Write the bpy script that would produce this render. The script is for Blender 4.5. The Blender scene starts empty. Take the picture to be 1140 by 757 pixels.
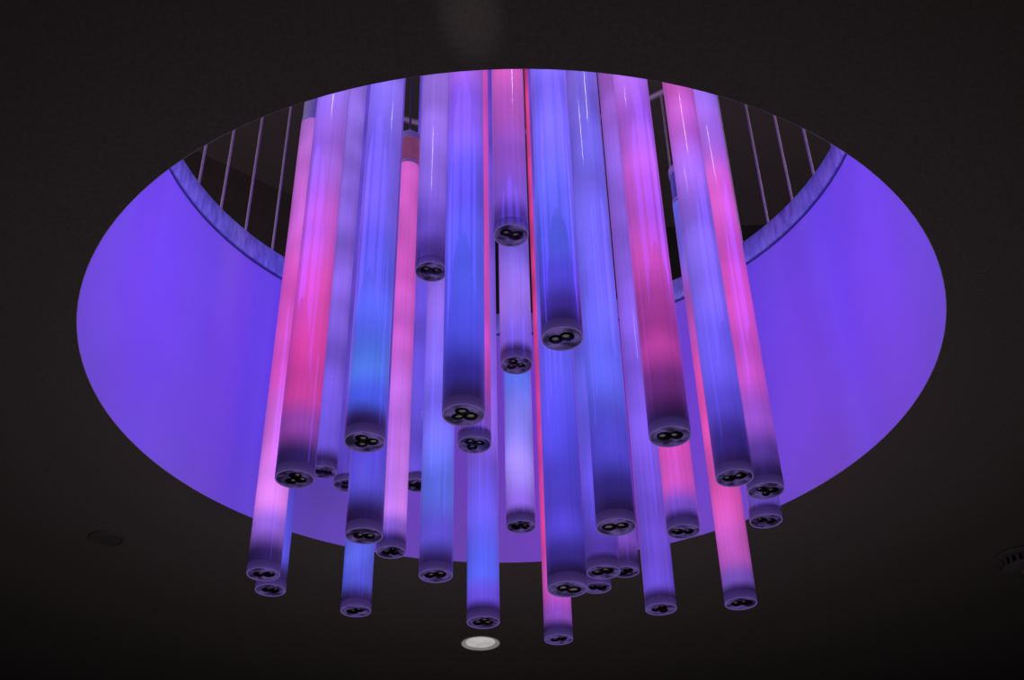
import bpy, bmesh, math, random
from mathutils import Vector, Matrix
random.seed(7)
S = bpy.context.scene
COL = S.collection
S.view_settings.view_transform = 'Standard'
S.view_settings.look = 'None'

# ------------------------------------------------------------------ camera
F_PX, TH, ROLL = 1290.0, math.radians(35.2), math.radians(1.28)
CAM = Vector((0, 0, 1.6))
R0 = Vector((1, 0, 0)); U0 = Vector((0, -math.sin(TH), math.cos(TH))); FW = Vector((0, math.cos(TH), math.sin(TH)))
RI = R0*math.cos(ROLL) - U0*math.sin(ROLL)
UI = R0*math.sin(ROLL) + U0*math.cos(ROLL)
cd = bpy.data.cameras.new('camera'); cam = bpy.data.objects.new('camera', cd); COL.objects.link(cam)
M = Matrix((RI, UI, -FW)).transposed().to_4x4(); M.translation = CAM
cam.matrix_world = M
cd.sensor_width = 36; cd.lens = 36*F_PX/1140; cd.clip_start = .05
S.camera = cam
def ray(px, py): return FW + RI*((px-570)/F_PX) + UI*((378.5-py)/F_PX)
def on_height(px, py, z):
    d = ray(px, py); return CAM + d*((z-CAM.z)/d.z)
def z_at(x, y, py):
    v = (378.5-py)/F_PX; p0 = Vector((x, y, 0)) - CAM
    return (v*p0.dot(FW) - p0.dot(UI))/(UI.z - v*FW.z)

# ------------------------------------------------------------------ materials
def lin(c):
    return tuple(((v/255)/12.92 if v/255 <= .04045 else ((v/255+.055)/1.055)**2.4) for v in c) + (1,)
def nodes(name):
    m = bpy.data.materials.new(name); m.use_nodes = True
    return m, m.node_tree, m.node_tree.nodes['Principled BSDF']
def paint(name, c, rough=.6, metal=0, nscale=6, namt=.12, bump=0, spec=.5):
    m, nt, p = nodes(name)
    tc = nt.nodes.new('ShaderNodeTexCoord'); n = nt.nodes.new('ShaderNodeTexNoise')
    n.inputs['Scale'].default_value = nscale; n.inputs['Detail'].default_value = 6
    nt.links.new(tc.outputs['Object'], n.inputs['Vector'])
    r = nt.nodes.new('ShaderNodeValToRGB')
    r.color_ramp.elements[0].position = .3; r.color_ramp.elements[1].position = .7
    r.color_ramp.elements[0].color = tuple(v*(1-namt) for v in c[:3])+(1,)
    r.color_ramp.elements[1].color = tuple(min(1, v*(1+namt)) for v in c[:3])+(1,)
    nt.links.new(n.outputs['Fac'], r.inputs[0]); nt.links.new(r.outputs[0], p.inputs['Base Color'])
    p.inputs['Roughness'].default_value = rough; p.inputs['Metallic'].default_value = metal
    p.inputs['Specular IOR Level'].default_value = spec
    if bump:
        b = nt.nodes.new('ShaderNodeBump'); n2 = nt.nodes.new('ShaderNodeTexNoise'); n2.inputs['Scale'].default_value = 220
        nt.links.new(tc.outputs['Object'], n2.inputs['Vector'])
        b.inputs['Strength'].default_value = bump; b.inputs['Distance'].default_value = .003
        nt.links.new(n2.outputs['Fac'], b.inputs['Height']); nt.links.new(b.outputs[0], p.inputs['Normal'])
    return m
M_CEIL = paint('dark_ceiling_paint', (.092, .078, .077), .9, nscale=90, namt=.12, bump=.2, spec=.1)
M_DRUM = paint('violet_lit_plaster', (.54, .43, .86), .85, nscale=2, namt=.04, spec=.05)  # white wall, with the violet of the light put into its base colour
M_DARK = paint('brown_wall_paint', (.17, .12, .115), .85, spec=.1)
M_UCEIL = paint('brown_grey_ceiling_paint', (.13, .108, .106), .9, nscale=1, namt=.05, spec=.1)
M_DARKER = paint('near_black_wall_paint', (.03, .026, .028), .9, spec=.1)  # near-black paint of the back walls
M_FLOOR = paint('dark_carpet', (.04, .035, .035), .95, nscale=40, spec=.1)
M_STEEL = paint('satin_steel', (.62, .60, .63), .4, .5, nscale=30, namt=.06)
M_ROD = paint('dull_steel_rod', (.50, .41, .40), .5, .4, nscale=30, namt=.06)
M_CABLE = paint('black_cable', (.06, .06, .07), .5)
M_LENS = paint('black_glass', (.003, .002, .005), .22, nscale=10, spec=.3)
M_GREY = paint('charcoal_plastic', (.066, .058, .058), .6, spec=.2)
M_SHADOW = paint('painted_shadow_reveal', (.10, .09, .22), .8, spec=.1)  # dark tone painted in for the shadow gap under the trim band
M_SLOT = paint('black_slot', (.03, .02, .022), .8, spec=.1)

def trim_mat():
    m, nt, p = nodes('brushed_metal_band')
    tc = nt.nodes.new('ShaderNodeTexCoord'); mp = nt.nodes.new('ShaderNodeMapping'); n = nt.nodes.new('ShaderNodeTexNoise')
    mp.inputs['Scale'].default_value = (26, 26, 7)
    n.inputs['Scale'].default_value = 1.6; n.inputs['Detail'].default_value = 4
    nt.links.new(tc.outputs['Object'], mp.inputs[0]); nt.links.new(mp.outputs[0], n.inputs['Vector'])
    r = nt.nodes.new('ShaderNodeValToRGB'); r.color_ramp.elements[0].position = .3; r.color_ramp.elements[1].position = .75
    r.color_ramp.elements[0].color = (.26, .34, .54, 1); r.color_ramp.elements[1].color = (.56, .76, .84, 1)
    nt.links.new(n.outputs['Fac'], r.inputs[0]); nt.links.new(r.outputs[0], p.inputs['Base Color'])
    p.inputs['Metallic'].default_value = .3; p.inputs['Roughness'].default_value = .35
    return m
M_TRIM = trim_mat()

def glow_mat(name, stops, zlen, strength=.93):
    """stops: list of (z above the tube's base, sRGB)"""
    m, nt, p = nodes(name)
    L = nt.links
    tc = nt.nodes.new('ShaderNodeTexCoord'); sep = nt.nodes.new('ShaderNodeSeparateXYZ')
    L.new(tc.outputs['Object'], sep.inputs[0])
    mp = nt.nodes.new('ShaderNodeMapping'); mp.inputs['Scale'].default_value = (3, 3, 3.5)
    mp.inputs['Location'].default_value = (random.random()*20, random.random()*20, random.random()*20)
    n = nt.nodes.new('ShaderNodeTexNoise'); n.inputs['Scale'].default_value = 1.4; n.inputs['Detail'].default_value = .5
    L.new(tc.outputs['Object'], mp.inputs[0]); L.new(mp.outputs[0], n.inputs['Vector'])
    dv = nt.nodes.new('ShaderNodeMath'); dv.operation = 'DIVIDE'; dv.inputs[1].default_value = zlen
    L.new(sep.outputs['Z'], dv.inputs[0])
    r = nt.nodes.new('ShaderNodeValToRGB'); r.color_ramp.interpolation = 'EASE'
    def soft(c):
        k = .03*min(1, max(0, (max(c)-120)/80))
        g = (205, 190, 250)
        return tuple(c[i]*(1-k)+g[i]*k for i in range(3))
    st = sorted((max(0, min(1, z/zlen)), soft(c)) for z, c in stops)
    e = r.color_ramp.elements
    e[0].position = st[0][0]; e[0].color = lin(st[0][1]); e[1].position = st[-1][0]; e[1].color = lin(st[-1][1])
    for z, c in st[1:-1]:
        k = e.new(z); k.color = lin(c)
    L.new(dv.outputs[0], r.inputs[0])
    mp2 = nt.nodes.new('ShaderNodeMapping'); mp2.inputs['Scale'].default_value = (200, 200, .12)
    n2 = nt.nodes.new('ShaderNodeTexNoise'); n2.inputs['Scale'].default_value = 1; n2.inputs['Detail'].default_value = 2
    L.new(tc.outputs['Object'], mp2.inputs[0]); L.new(mp2.outputs[0], n2.inputs['Vector'])
    a = nt.nodes.new('ShaderNodeMapRange'); a.inputs[1].default_value = .3; a.inputs[2].default_value = .7; a.inputs[3].default_value = .94; a.inputs[4].default_value = 1.06
    L.new(n2.outputs['Fac'], a.inputs[0])
    b = nt.nodes.new('ShaderNodeMapRange'); b.inputs[1].default_value = .3; b.inputs[2].default_value = .7; b.inputs[3].default_value = .70; b.inputs[4].default_value = 1.16
    L.new(n.outputs['Fac'], b.inputs[0])
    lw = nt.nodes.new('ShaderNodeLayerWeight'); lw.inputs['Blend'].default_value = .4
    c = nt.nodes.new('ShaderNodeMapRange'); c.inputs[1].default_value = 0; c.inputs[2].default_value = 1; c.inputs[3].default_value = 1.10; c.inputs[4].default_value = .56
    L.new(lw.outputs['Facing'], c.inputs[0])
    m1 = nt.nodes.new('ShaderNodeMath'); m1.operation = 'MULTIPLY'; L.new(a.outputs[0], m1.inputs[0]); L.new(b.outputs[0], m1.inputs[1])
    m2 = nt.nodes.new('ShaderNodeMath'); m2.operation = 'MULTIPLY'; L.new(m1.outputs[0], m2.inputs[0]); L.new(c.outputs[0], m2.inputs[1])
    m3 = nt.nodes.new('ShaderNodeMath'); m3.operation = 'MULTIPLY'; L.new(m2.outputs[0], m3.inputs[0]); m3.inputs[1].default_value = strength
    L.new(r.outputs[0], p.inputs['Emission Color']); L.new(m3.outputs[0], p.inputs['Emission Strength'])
    p.inputs['Base Color'].default_value = (.035, .028, .04, 1); p.inputs['Roughness'].default_value = .42
    p.inputs['Specular IOR Level'].default_value = .2
    p.inputs['Coat Weight'].default_value = .5; p.inputs['Coat Roughness'].default_value = .06
    return m
def ramp_z(name, stops, strength, base, rough):
    m, nt, p = nodes(name)
    tc = nt.nodes.new('ShaderNodeTexCoord'); sep = nt.nodes.new('ShaderNodeSeparateXYZ'); nt.links.new(tc.outputs['Object'], sep.inputs[0])
    dv = nt.nodes.new('ShaderNodeMath'); dv.operation = 'DIVIDE'; dv.inputs[1].default_value = .034; nt.links.new(sep.outputs['Z'], dv.inputs[0])
    r = nt.nodes.new('ShaderNodeValToRGB'); e = r.color_ramp.elements
    e[0].position = stops[0][0]; e[0].color = lin(stops[0][1]); e[1].position = stops[-1][0]; e[1].color = lin(stops[-1][1])
    for z, c in stops[1:-1]: e.new(z).color = lin(c)
    nt.links.new(dv.outputs[0], r.inputs[0]); nt.links.new(r.outputs[0], p.inputs['Emission Color'])
    p.inputs['Emission Strength'].default_value = strength; p.inputs['Base Color'].default_value = base+(1,); p.inputs['Roughness'].default_value = rough
    p.inputs['Specular IOR Level'].default_value = .3
    return m
M_CAP = ramp_z('translucent_end_cap', [(0, (104, 84, 156)), (.07, (74, 56, 118)), (.4, (60, 44, 102)), (1, (44, 31, 82))], .8, (.012, .01, .02), .3)  # faint emission gradient stands in for tube light passing through the cap
def plate_mat():
    m, nt, p = nodes('smoky_face_plate')
    tc = nt.nodes.new('ShaderNodeTexCoord'); oi = nt.nodes.new('ShaderNodeObjectInfo')
    ad = nt.nodes.new('ShaderNodeVectorMath'); ad.operation = 'ADD'; nt.links.new(tc.outputs['Object'], ad.inputs[0]); nt.links.new(oi.outputs['Location'], ad.inputs[1])
    n = nt.nodes.new('ShaderNodeTexNoise'); n.inputs['Scale'].default_value = 30; n.inputs['Detail'].default_value = 2
    nt.links.new(ad.outputs[0], n.inputs['Vector'])
    r = nt.nodes.new('ShaderNodeValToRGB'); r.color_ramp.elements[0].position = .38; r.color_ramp.elements[1].position = .66
    r.color_ramp.elements[0].color = lin((22, 15, 40)); r.color_ramp.elements[1].color = lin((92, 72, 142))
    nt.links.new(n.outputs['Fac'], r.inputs[0]); nt.links.new(r.outputs[0], p.inputs['Emission Color'])
    p.inputs['Emission Strength'].default_value = .8; p.inputs['Base Color'].default_value = (.012, .01, .02, 1); p.inputs['Roughness'].default_value = .3
    p.inputs['Specular IOR Level'].default_value = .3
    return m
M_PLATE = plate_mat()  # mottled dim glow put into the plate, which is no lamp itself
def emit(name, c, s, base=None, rough=.4):
    m, nt, p = nodes(name); p.inputs['Base Color'].default_value = (base or c)+(1,); p.inputs['Roughness'].default_value = rough
    tc = nt.nodes.new('ShaderNodeTexCoord'); n = nt.nodes.new('ShaderNodeTexNoise'); n.inputs['Scale'].default_value = 12
    nt.links.new(tc.outputs['Object'], n.inputs['Vector'])
    r = nt.nodes.new('ShaderNodeValToRGB'); r.color_ramp.elements[0].position = .3; r.color_ramp.elements[1].position = .7
    r.color_ramp.elements[0].color = tuple(v*.7 for v in c)+(1,); r.color_ramp.elements[1].color = c+(1,)
    nt.links.new(n.outputs['Fac'], r.inputs[0]); nt.links.new(r.outputs[0], p.inputs['Emission Color'])
    p.inputs['Emission Strength'].default_value = s
    return m
M_ROSE = emit('rose_clear_collar', (.20, .05, .11), .7, (.2, .05, .08), .15)  # dim rose emission painted in for light within the clear collar
M_NAVY = emit('blue_clear_collar', (.03, .03, .20), .8, (.05, .05, .15), .15)  # dim blue emission painted in for light within the clear collar

# ------------------------------------------------------------------ mesh helpers
def link(name, bm, mat, parent=None, loc=None, smooth=True, kind=None):
    me = bpy.data.meshes.new(name); bmesh.ops.recalc_face_normals(bm, faces=bm.faces); bm.to_mesh(me); bm.free()
    me.materials.append(mat)
    if smooth:
        me.shade_smooth() if hasattr(me, 'shade_smooth') else None
        try: me.set_sharp_from_angle(angle=math.radians(40))
        except Exception: pass
    o = bpy.data.objects.new(name, me); COL.objects.link(o)
    if parent: o.parent = parent
    if loc: o.location = loc
    if kind: o['kind'] = kind
    return o
def lathe(prof, seg=40, closed=False, cx=0, cy=0, bm=None):
    bm = bm or bmesh.new(); rings = []
    for r, z in prof:
        if r < 1e-6: rings.append([bm.verts.new((cx, cy, z))])
        else: rings.append([bm.verts.new((cx+r*math.cos(2*math.pi*k/seg), cy+r*math.sin(2*math.pi*k/seg), z)) for k in range(seg)])
    pairs = list(zip(rings, rings[1:])) + ([(rings[-1], rings[0])] if closed else [])
    for A, B in pairs:
        for k in range(seg):
            j = (k+1) % seg
            if len(A) == 1 and len(B) == 1: continue
            if len(A) == 1: bm.faces.new((A[0], B[k], B[j]))
            elif len(B) == 1: bm.faces.new((A[k], A[j], B[0]))
            else: bm.faces.new((A[k], A[j], B[j], B[k]))
    return bm
def thing(name, label, cat, loc, group=None):
    o = bpy.data.objects.new(name, None); COL.objects.link(o); o.location = loc; o.empty_display_size = .1
    o['label'] = label; o['category'] = cat
    if group: o['group'] = group
    return o
def box(x0, x1, y0, y1, z0, z1, bm=None, rot=None):
    bm = bm or bmesh.new(); new = bmesh.ops.create_cube(bm, size=1)['verts']
    for v in new:
        v.co = Vector(((x0+x1)/2+v.co.x*(x1-x0), (y0+y1)/2+v.co.y*(y1-y0), (z0+z1)/2+v.co.z*(z1-z0)))
        if rot is not None: v.co = Matrix.Rotation(rot, 3, 'Z') @ v.co
    return bm

# ------------------------------------------------------------------ setting
H = 3.6; CX, CY, RR = 0.0, 3.103, 1.323
ZT = 4.865; ZB = 4.755
X0, X1, Y0, Y1 = -5.0, 5.0, -2.5, 6.9
def plate(r, z0, z1, x0, x1, y0, y1):
    ang = [2*math.pi*k/160 for k in range(160)] + [math.atan2(y-CY, x-CX) % (2*math.pi) for x in (x0, x1) for y in (y0, y1)]
    ang = sorted(ang); bm = bmesh.new(); cols = []
    for t in ang:
        c, s = math.cos(t), math.sin(t)
        q = min(((x1-CX)/c if c > 1e-9 else 1e9), ((x0-CX)/c if c < -1e-9 else 1e9), ((y1-CY)/s if s > 1e-9 else 1e9), ((y0-CY)/s if s < -1e-9 else 1e9))
        cols.append([bm.verts.new((CX+d*c, CY+d*s, z)) for d, z in ((r, z0), (q, z0), (q, z1), (r, z1))])
    n = len(cols)
    for k in range(n):
        A, B = cols[k], cols[(k+1) % n]
        for i in range(4): bm.faces.new((A[i], A[(i+1) % 4], B[(i+1) % 4], B[i]))
    return bm
# the plaster drum comes down to a knife edge 2 mm above the ceiling's face
link('ceiling', plate(RR+.002, H, H+.03, X0, X1, Y0, Y1), M_CEIL, kind='structure')
link('wall_round', lathe([(RR, H+.002), (RR, ZB), (RR+.09, ZB), (RR+.09, H+.031), (RR+.0018, H+.031), (RR+.0018, H+.002)], 160, True, CX, CY), M_DRUM, kind='structure')
link('trim_1', lathe([(RR-.012, ZB), (RR-.016, ZB+.006), (RR-.016, ZT-.006), (RR-.012, ZT), (RR+.09, ZT), (RR+.09, ZB)], 160, True, CX, CY), M_TRIM, kind='structure')
link('trim_2', lathe([(RR-.001, ZB-.008), (RR-.005, ZB-.007), (RR-.005, ZB-.001), (RR-.001, ZB-.001)], 160, True, CX, CY), M_SHADOW, kind='structure')  # thin dark ring drawn as the shadow line below the band
UX0, UX1, UY0, UY1 = -5.0, 5.0, -2.5, 7.7
link('floor.001', plate(RR+.09, ZT-.1, ZT-.001, UX0, UX1, UY0, UY1), M_FLOOR, kind='structure')
UZ = 8.2
link('ceiling.001', box(UX0, UX1, UY0, UY1, UZ, UZ+.1), M_UCEIL, kind='structure')
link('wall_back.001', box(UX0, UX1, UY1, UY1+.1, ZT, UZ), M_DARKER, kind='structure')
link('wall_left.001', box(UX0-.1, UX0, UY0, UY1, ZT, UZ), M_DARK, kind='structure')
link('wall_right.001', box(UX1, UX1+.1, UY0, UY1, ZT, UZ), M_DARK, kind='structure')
link('wall_front.001', box(UX0, UX1, UY0-.1, UY0, ZT, UZ), M_DARK, kind='structure')
# dark wall cutting the upper room's left corner off at a slant
bm = bmesh.new()
c = [(-4.99, 4.6), (-1.2, 7.69), (-4.99, 7.69)]
lo = [bm.verts.new((x, y, ZT)) for x, y in c]; hi = [bm.verts.new((x, y, UZ)) for x, y in c]
bm.faces.new(lo); bm.faces.new(hi)
for k in range(3): bm.faces.new((lo[k], lo[(k+1) % 3], hi[(k+1) % 3], hi[k]))
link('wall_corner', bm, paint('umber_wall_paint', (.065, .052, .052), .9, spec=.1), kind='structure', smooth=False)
link('floor', box(X0, X1, Y0, Y1, -.1, 0), M_FLOOR, kind='structure')
link('wall_back', box(X0, X1, Y1, Y1+.1, 0, H+.03), M_DARKER, kind='structure')
link('wall_front', box(X0, X1, Y0-.1, Y0, 0, H+.03), M_DARK, kind='structure')
link('wall_left', box(X0-.1, X0, Y0, Y1, 0, H+.03), M_DARK, kind='structure')
link('wall_right', box(X1, X1+.1, Y0, Y1, 0, H+.03), M_DARK, kind='structure')

# ------------------------------------------------------------------ balustrade
bal = thing('balustrade', 'ring of thin steel rods with a handrail around the upper floor opening', 'railing', (CX, CY, ZT))
RB = RR+.045; RH = 1.25
NB = 54
for k in range(NB):
    t = 2*math.pi*(k+.1)/NB
    bm = lathe([(0, 0), (.014, 0), (.014, .008), (.006, .012), (.006, RH), (0, RH)], 12)
    link('baluster', bm, M_ROD, bal, (RB*math.cos(t), RB*math.sin(t), 0))
def torus(R, r, z, n=120, m=12):
    bm = bmesh.new(); rings = []
    for i in range(n):
        a = 2*math.pi*i/n
        rings.append([bm.verts.new(((R+r*math.cos(2*math.pi*j/m))*math.cos(a), (R+r*math.cos(2*math.pi*j/m))*math.sin(a), z+r*math.sin(2*math.pi*j/m))) for j in range(m)])
    for i in range(n):
        for j in range(m):
            bm.faces.new((rings[i][j], rings[(i+1) % n][j], rings[(i+1) % n][(j+1) % m], rings[i][(j+1) % m]))
    return bm
link('handrail', torus(RB, .018, RH+.01), M_ROD, bal)

# ------------------------------------------------------------------ tubes
D = .105; TR = D/2
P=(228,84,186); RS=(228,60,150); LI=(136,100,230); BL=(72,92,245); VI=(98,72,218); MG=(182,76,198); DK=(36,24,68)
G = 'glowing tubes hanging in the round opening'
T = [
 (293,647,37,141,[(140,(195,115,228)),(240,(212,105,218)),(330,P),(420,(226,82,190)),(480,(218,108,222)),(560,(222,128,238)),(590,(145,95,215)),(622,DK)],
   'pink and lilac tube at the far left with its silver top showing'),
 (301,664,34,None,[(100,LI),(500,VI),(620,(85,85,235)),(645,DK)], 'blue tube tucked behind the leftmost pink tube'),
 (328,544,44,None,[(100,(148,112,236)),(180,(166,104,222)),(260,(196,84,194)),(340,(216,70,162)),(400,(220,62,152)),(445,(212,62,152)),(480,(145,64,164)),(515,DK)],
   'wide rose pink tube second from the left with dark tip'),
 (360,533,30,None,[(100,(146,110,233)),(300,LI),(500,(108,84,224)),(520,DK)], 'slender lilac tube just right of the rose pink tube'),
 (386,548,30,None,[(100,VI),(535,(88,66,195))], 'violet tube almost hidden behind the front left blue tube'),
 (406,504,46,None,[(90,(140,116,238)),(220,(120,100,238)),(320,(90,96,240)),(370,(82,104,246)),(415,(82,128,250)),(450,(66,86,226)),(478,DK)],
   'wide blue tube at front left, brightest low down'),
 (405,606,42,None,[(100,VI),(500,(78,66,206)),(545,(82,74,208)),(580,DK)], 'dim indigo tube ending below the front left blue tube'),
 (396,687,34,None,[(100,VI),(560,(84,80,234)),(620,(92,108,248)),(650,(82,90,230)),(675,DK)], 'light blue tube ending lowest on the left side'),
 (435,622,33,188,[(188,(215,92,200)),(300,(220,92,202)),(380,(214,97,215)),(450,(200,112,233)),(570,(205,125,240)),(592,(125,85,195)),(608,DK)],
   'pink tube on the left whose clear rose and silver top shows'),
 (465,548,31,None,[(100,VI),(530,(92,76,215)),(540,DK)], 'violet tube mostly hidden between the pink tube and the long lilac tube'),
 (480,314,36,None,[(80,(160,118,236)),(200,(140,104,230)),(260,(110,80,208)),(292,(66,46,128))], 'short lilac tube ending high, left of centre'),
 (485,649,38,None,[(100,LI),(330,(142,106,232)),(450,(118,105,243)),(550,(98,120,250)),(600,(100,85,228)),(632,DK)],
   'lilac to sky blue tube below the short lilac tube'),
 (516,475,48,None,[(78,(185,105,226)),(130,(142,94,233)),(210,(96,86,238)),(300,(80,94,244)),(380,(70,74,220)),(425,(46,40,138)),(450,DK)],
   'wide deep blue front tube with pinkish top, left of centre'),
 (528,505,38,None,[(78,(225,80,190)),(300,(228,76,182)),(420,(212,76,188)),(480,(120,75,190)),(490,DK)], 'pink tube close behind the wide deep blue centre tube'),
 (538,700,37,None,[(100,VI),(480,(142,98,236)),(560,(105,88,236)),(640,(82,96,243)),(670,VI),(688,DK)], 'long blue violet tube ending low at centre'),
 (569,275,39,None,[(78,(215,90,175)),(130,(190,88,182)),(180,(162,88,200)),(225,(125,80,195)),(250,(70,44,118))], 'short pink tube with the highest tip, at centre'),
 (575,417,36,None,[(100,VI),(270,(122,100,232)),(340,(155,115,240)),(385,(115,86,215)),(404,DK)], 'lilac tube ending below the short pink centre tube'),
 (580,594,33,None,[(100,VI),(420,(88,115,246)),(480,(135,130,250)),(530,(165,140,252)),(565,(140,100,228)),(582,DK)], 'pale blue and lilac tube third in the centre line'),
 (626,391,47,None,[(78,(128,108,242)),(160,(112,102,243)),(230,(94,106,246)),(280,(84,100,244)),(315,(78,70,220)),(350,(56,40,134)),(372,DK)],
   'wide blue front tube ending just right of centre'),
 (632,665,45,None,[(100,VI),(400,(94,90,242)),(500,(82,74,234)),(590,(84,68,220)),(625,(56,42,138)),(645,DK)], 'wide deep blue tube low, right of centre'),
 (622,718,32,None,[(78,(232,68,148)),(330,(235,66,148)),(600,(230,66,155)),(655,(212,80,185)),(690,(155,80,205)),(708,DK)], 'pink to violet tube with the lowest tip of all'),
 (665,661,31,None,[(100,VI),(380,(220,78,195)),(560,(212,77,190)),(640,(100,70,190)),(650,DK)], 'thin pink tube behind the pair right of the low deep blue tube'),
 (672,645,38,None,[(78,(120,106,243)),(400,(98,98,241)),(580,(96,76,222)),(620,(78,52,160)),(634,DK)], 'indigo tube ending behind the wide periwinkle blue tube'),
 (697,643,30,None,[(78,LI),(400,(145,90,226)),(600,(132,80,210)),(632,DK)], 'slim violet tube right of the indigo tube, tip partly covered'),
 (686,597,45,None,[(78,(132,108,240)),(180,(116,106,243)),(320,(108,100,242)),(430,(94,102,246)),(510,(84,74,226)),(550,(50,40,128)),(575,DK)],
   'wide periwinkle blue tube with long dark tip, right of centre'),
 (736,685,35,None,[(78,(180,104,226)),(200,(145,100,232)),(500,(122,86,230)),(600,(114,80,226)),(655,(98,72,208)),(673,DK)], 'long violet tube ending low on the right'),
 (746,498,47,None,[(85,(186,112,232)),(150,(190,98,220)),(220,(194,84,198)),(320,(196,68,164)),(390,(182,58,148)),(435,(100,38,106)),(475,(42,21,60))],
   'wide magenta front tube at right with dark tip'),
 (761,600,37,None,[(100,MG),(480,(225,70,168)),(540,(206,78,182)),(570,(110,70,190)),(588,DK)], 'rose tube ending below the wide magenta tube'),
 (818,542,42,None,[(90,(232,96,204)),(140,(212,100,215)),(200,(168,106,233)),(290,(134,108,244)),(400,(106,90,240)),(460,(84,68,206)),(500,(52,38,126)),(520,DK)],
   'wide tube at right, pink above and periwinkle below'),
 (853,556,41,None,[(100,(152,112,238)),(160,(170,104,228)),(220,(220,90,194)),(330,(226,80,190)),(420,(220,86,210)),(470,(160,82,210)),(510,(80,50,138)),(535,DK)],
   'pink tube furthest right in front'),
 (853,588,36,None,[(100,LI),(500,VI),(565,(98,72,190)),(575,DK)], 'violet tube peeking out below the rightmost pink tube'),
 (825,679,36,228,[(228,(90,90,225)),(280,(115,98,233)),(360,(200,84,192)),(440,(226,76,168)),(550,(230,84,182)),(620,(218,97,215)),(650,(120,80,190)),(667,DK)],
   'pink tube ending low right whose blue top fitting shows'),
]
placed = []
def elev_sin(px, py):
    d = ray(px, py).normalized(); return d.z
for x, ylow, w, ytop, stops, label in sorted(T, key=lambda q: -q[2]):
    cy = ylow - .5*w*elev_sin(x, ylow)
    base = F_PX*D/w; best = None
    for it in range(240):
        for sg in (1, -1):
            p = CAM + ray(x, cy)*(base + sg*it*.01)
            if math.hypot(p.x-CX, p.y-CY) < 1.19 and all(math.hypot(p.x-q[0].x, p.y-q[0].y) > D+.006 for q in placed):
                best = p; break
        if best: break
    if best is None: raise RuntimeError('no room for '+label)
    p = best
    placed.append((p, stops, ytop, label))

CAPH = .030
for i, (p, stops, ytop, label) in enumerate(placed):
    t = thing('pendant_tube', label, 'tube light', p, G)
    zb = p.z
    if ytop: L = z_at(p.x, p.y, ytop) - zb
    else: L = max(2.15, z_at(p.x, p.y, 55) + .05 - zb)
    ramp = []
    for py, c in stops:
        ramp.append((z_at(p.x, p.y, py)-zb, c))
    ramp.append((CAPH, tuple(v*.98 for v in ramp[-1][1])))
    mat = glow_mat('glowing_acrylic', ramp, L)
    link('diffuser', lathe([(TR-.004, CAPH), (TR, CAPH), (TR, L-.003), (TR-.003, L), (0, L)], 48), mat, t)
    cap = link('end_cap', lathe([(TR-.0032, .010), (TR-.0032, .002), (TR-.002, 0), (TR-.0007, 0), (TR+.0002, .002), (TR+.0002, CAPH-.001), (TR-.002, CAPH), (0, CAPH)], 48), M_CAP, t)
    link('face_plate', lathe([(0, .003), (TR-.0034, .003), (TR-.0034, .012), (0, .012)], 40), M_PLATE, cap)
    nl = 2 if i % 3 else 3
    a0 = random.uniform(-.7, .7) + (0 if nl == 2 else random.random()*6.28)
    for k in range(nl):
        a = a0 + k*2*math.pi/nl + random.uniform(-.4, .4); rr = random.uniform(.013, .018) if nl == 2 else random.uniform(.015, .02)
        q = random.uniform(.017, .021) if nl == 2 else random.uniform(.0145, .0185)
        prof = [(0, .003-q*.35)] + [(q*math.sin(s*math.pi/16), .003-q*.35*math.cos(s*math.pi/16)) for s in range(1, 9)] + [(0, .003)]
        bm = lathe(prof, 24)
        ex = random.uniform(.8, 1.15); rt = Matrix.Rotation(random.random()*3.14, 3, 'Z')
        for v in bm.verts: v.co = rt @ Vector((v.co.x*ex, v.co.y, v.co.z))
        link('lens', bm, M_LENS, cap, (rr*math.cos(a), rr*math.sin(a), 0))
    CH = .21
    cm = M_ROSE if 'clear rose' in label else M_NAVY if 'blue top' in label else M_STEEL
    col = link('top_collar', lathe([(0, L), (TR-.003, L), (TR-.003, L+.10), (TR-.003, L+CH-.02), (TR-.006, L+CH-.014), (0, L+CH-.014)], 36), cm, t)
    for zc, hh in ((L+.004, .012), (L+CH-.055, .036)):
        link('collar_band', lathe([(TR-.003, zc), (TR-.0005, zc), (TR-.0005, zc+hh), (TR-.003, zc+hh)], 36, True), M_STEEL, col)
    link('cable_grip', lathe([(0, L+CH-.014), (.014, L+CH-.014), (.012, L+CH+.02), (.006, L+CH+.035), (0, L+CH+.035)], 16), M_STEEL, col)
    link('cable', lathe([(0, L+CH+.03), (.005, L+CH+.03), (.005, UZ-zb), (0, UZ-zb)], 10), M_CABLE, t)

# ------------------------------------------------------------------ ceiling fittings
q = on_height(535, 716, H)
dl = thing('recessed_downlight', 'small round lit recessed downlight in the dark ceiling below the tubes', 'downlight', (q.x, q.y, H))
link('trim_ring', lathe([(.089, .0), (.0925, .0), (.093, -.0015), (.092, -.003), (.0905, -.003), (.089, -.002)], 48, True), emit('glowing_ring_enamel', (.20, .19, .185), .3, (.3, .28, .27)), dl)  # enamel given a weak emission in place of light falling on the ring
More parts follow.
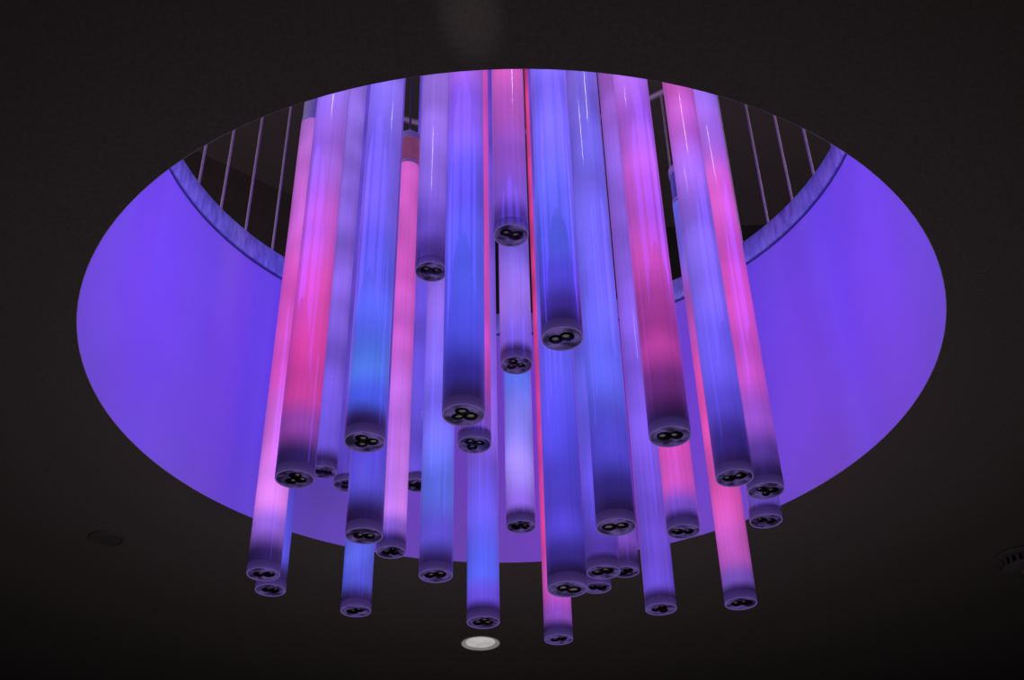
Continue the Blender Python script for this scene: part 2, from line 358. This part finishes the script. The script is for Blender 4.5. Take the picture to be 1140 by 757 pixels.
# lamp face shifted off centre to imitate shade on one side of the recess
link('reflector', lathe([(0, -.001), (.04, -.001), (.075, -.001), (.0885, -.002), (.0885, .0), (0, .0)], 48), emit('glowing_reflector', (.26, .25, .25), .7, (.3, .3, .3), .3), dl)  # emission stands in for lamp light bouncing off the reflector
bm = lathe([(0, -.002), (.03, -.0019), (.055, -.0017), (.069, -.001), (.070, .0), (0, .0)], 40)
link('lamp_face', bm, emit('lit_lamp_face', (.56, .54, .535), .8), dl, (0, -.015, -.0012))
q = on_height(118, 599.5, H)
cp = thing('ceiling_cover_plate', 'unlit dark round cover plate flush in the ceiling at left', 'cover plate', (q.x, q.y, H))
link('plate', lathe([(0, -.003), (.057, -.003), (.058, .0), (0, .0)], 36), M_GREY, cp)
link('rim', lathe([(.058, 0), (.068, 0), (.069, -.002), (.066, -.005), (.060, -.005), (.058, -.003)], 36, True), M_GREY, cp)
q = on_height(1138, 620, H)
sd = thing('ceiling_sensor', 'dark round slotted sensor on the ceiling at the right edge of the picture', 'sensor', (q.x, q.y, H))
link('base', lathe([(0, 0), (.118, 0), (.122, -.005), (.116, -.012), (.1, -.015), (0, -.015)], 40), M_GREY, sd)
M_HOUS = paint('grey_housing', (.075, .068, .074), .5)
link('core', lathe([(0, -.014), (.060, -.014), (.060, -.046), (0, -.046)], 40), M_SLOT, sd)
bm = bmesh.new()
for k in range(20):
    box(.058, .092, -.007, .007, -.046, -.013, bm, 2*math.pi*k/20)
link('fins', bm, M_HOUS, sd, smooth=False)
link('cover', lathe([(0, -.064), (.04, -.062), (.075, -.056), (.09, -.048), (.09, -.044), (0, -.044)], 40), M_HOUS, sd)
link('indicator', lathe([(0, -.070), (.010, -.069), (.016, -.065), (.016, -.060), (0, -.060)], 20), paint('reddish_indicator', (.30, .12, .13), .3), sd)

# ------------------------------------------------------------------ lights
def area(name, loc, target, sx, sy, power, color):
    ld = bpy.data.lights.new(name, 'AREA'); ld.shape = 'RECTANGLE'; ld.size = sx; ld.size_y = sy; ld.energy = power; ld.color = color
    o = bpy.data.objects.new(name, ld); COL.objects.link(o); o.location = loc
    o.rotation_euler = (Vector(target)-Vector(loc)).to_track_quat('-Z', 'Y').to_euler()
    return o
VIO = (.115, .055, 1.0)
for a in (-150, -120, -90, -60, -30):  # unseen violet fills behind the near lip, added to brighten the drum wall
    t = math.radians(a); r = 1.2
    area('violet_wall_fill', (CX+r*math.cos(t), CY+r*math.sin(t), 4.36), (CX, CY, 4.34), .45, .7, 10.5, VIO)
for a in (-110, -68):  # unseen strips added to put short thin highlights on the tubes
    t = math.radians(a); r = 1.24
    area('tube_highlight_helper', (CX+r*math.cos(t), CY+r*math.sin(t), 5.35), (CX, CY+.3, 4.6), .022, .28, 1.6, (.85, .75, 1))
area('room_fill_light', (0, 3.4, 1.3), (0, 3.4, 3), 1.2, 1.2, 15, (1, .92, .90))  # unseen fill added below the opening to lift the ceiling to grey
for s in (-1, 1):  # unseen fills added to lift the upper ceiling out of black
    area('upper_room_fill', (s*3.6, 2.2, 5.2), (s*2.2, 7.0, 8.2), .8, .8, 50, (1, .86, .84))
sl = bpy.data.lights.new('spot_uplight', 'SPOT'); sl.energy = 190; sl.spot_size = math.radians(2.1); sl.spot_blend = 1; sl.shadow_soft_size = .02; sl.color = (1, .95, .92)
so = bpy.data.objects.new('spot_uplight', sl); COL.objects.link(so)
tg = on_height(523, 14, H); so.location = (tg.x-.35, tg.y-3.9, 1.2)
so.rotation_euler = (tg-so.location).to_track_quat('-Z', 'Y').to_euler()
w = bpy.data.worlds.new('world'); S.world = w; w.use_nodes = True
w.node_tree.nodes['Background'].inputs[0].default_value = (.02, .018, .02, 1); w.node_tree.nodes['Background'].inputs[1].default_value = .3
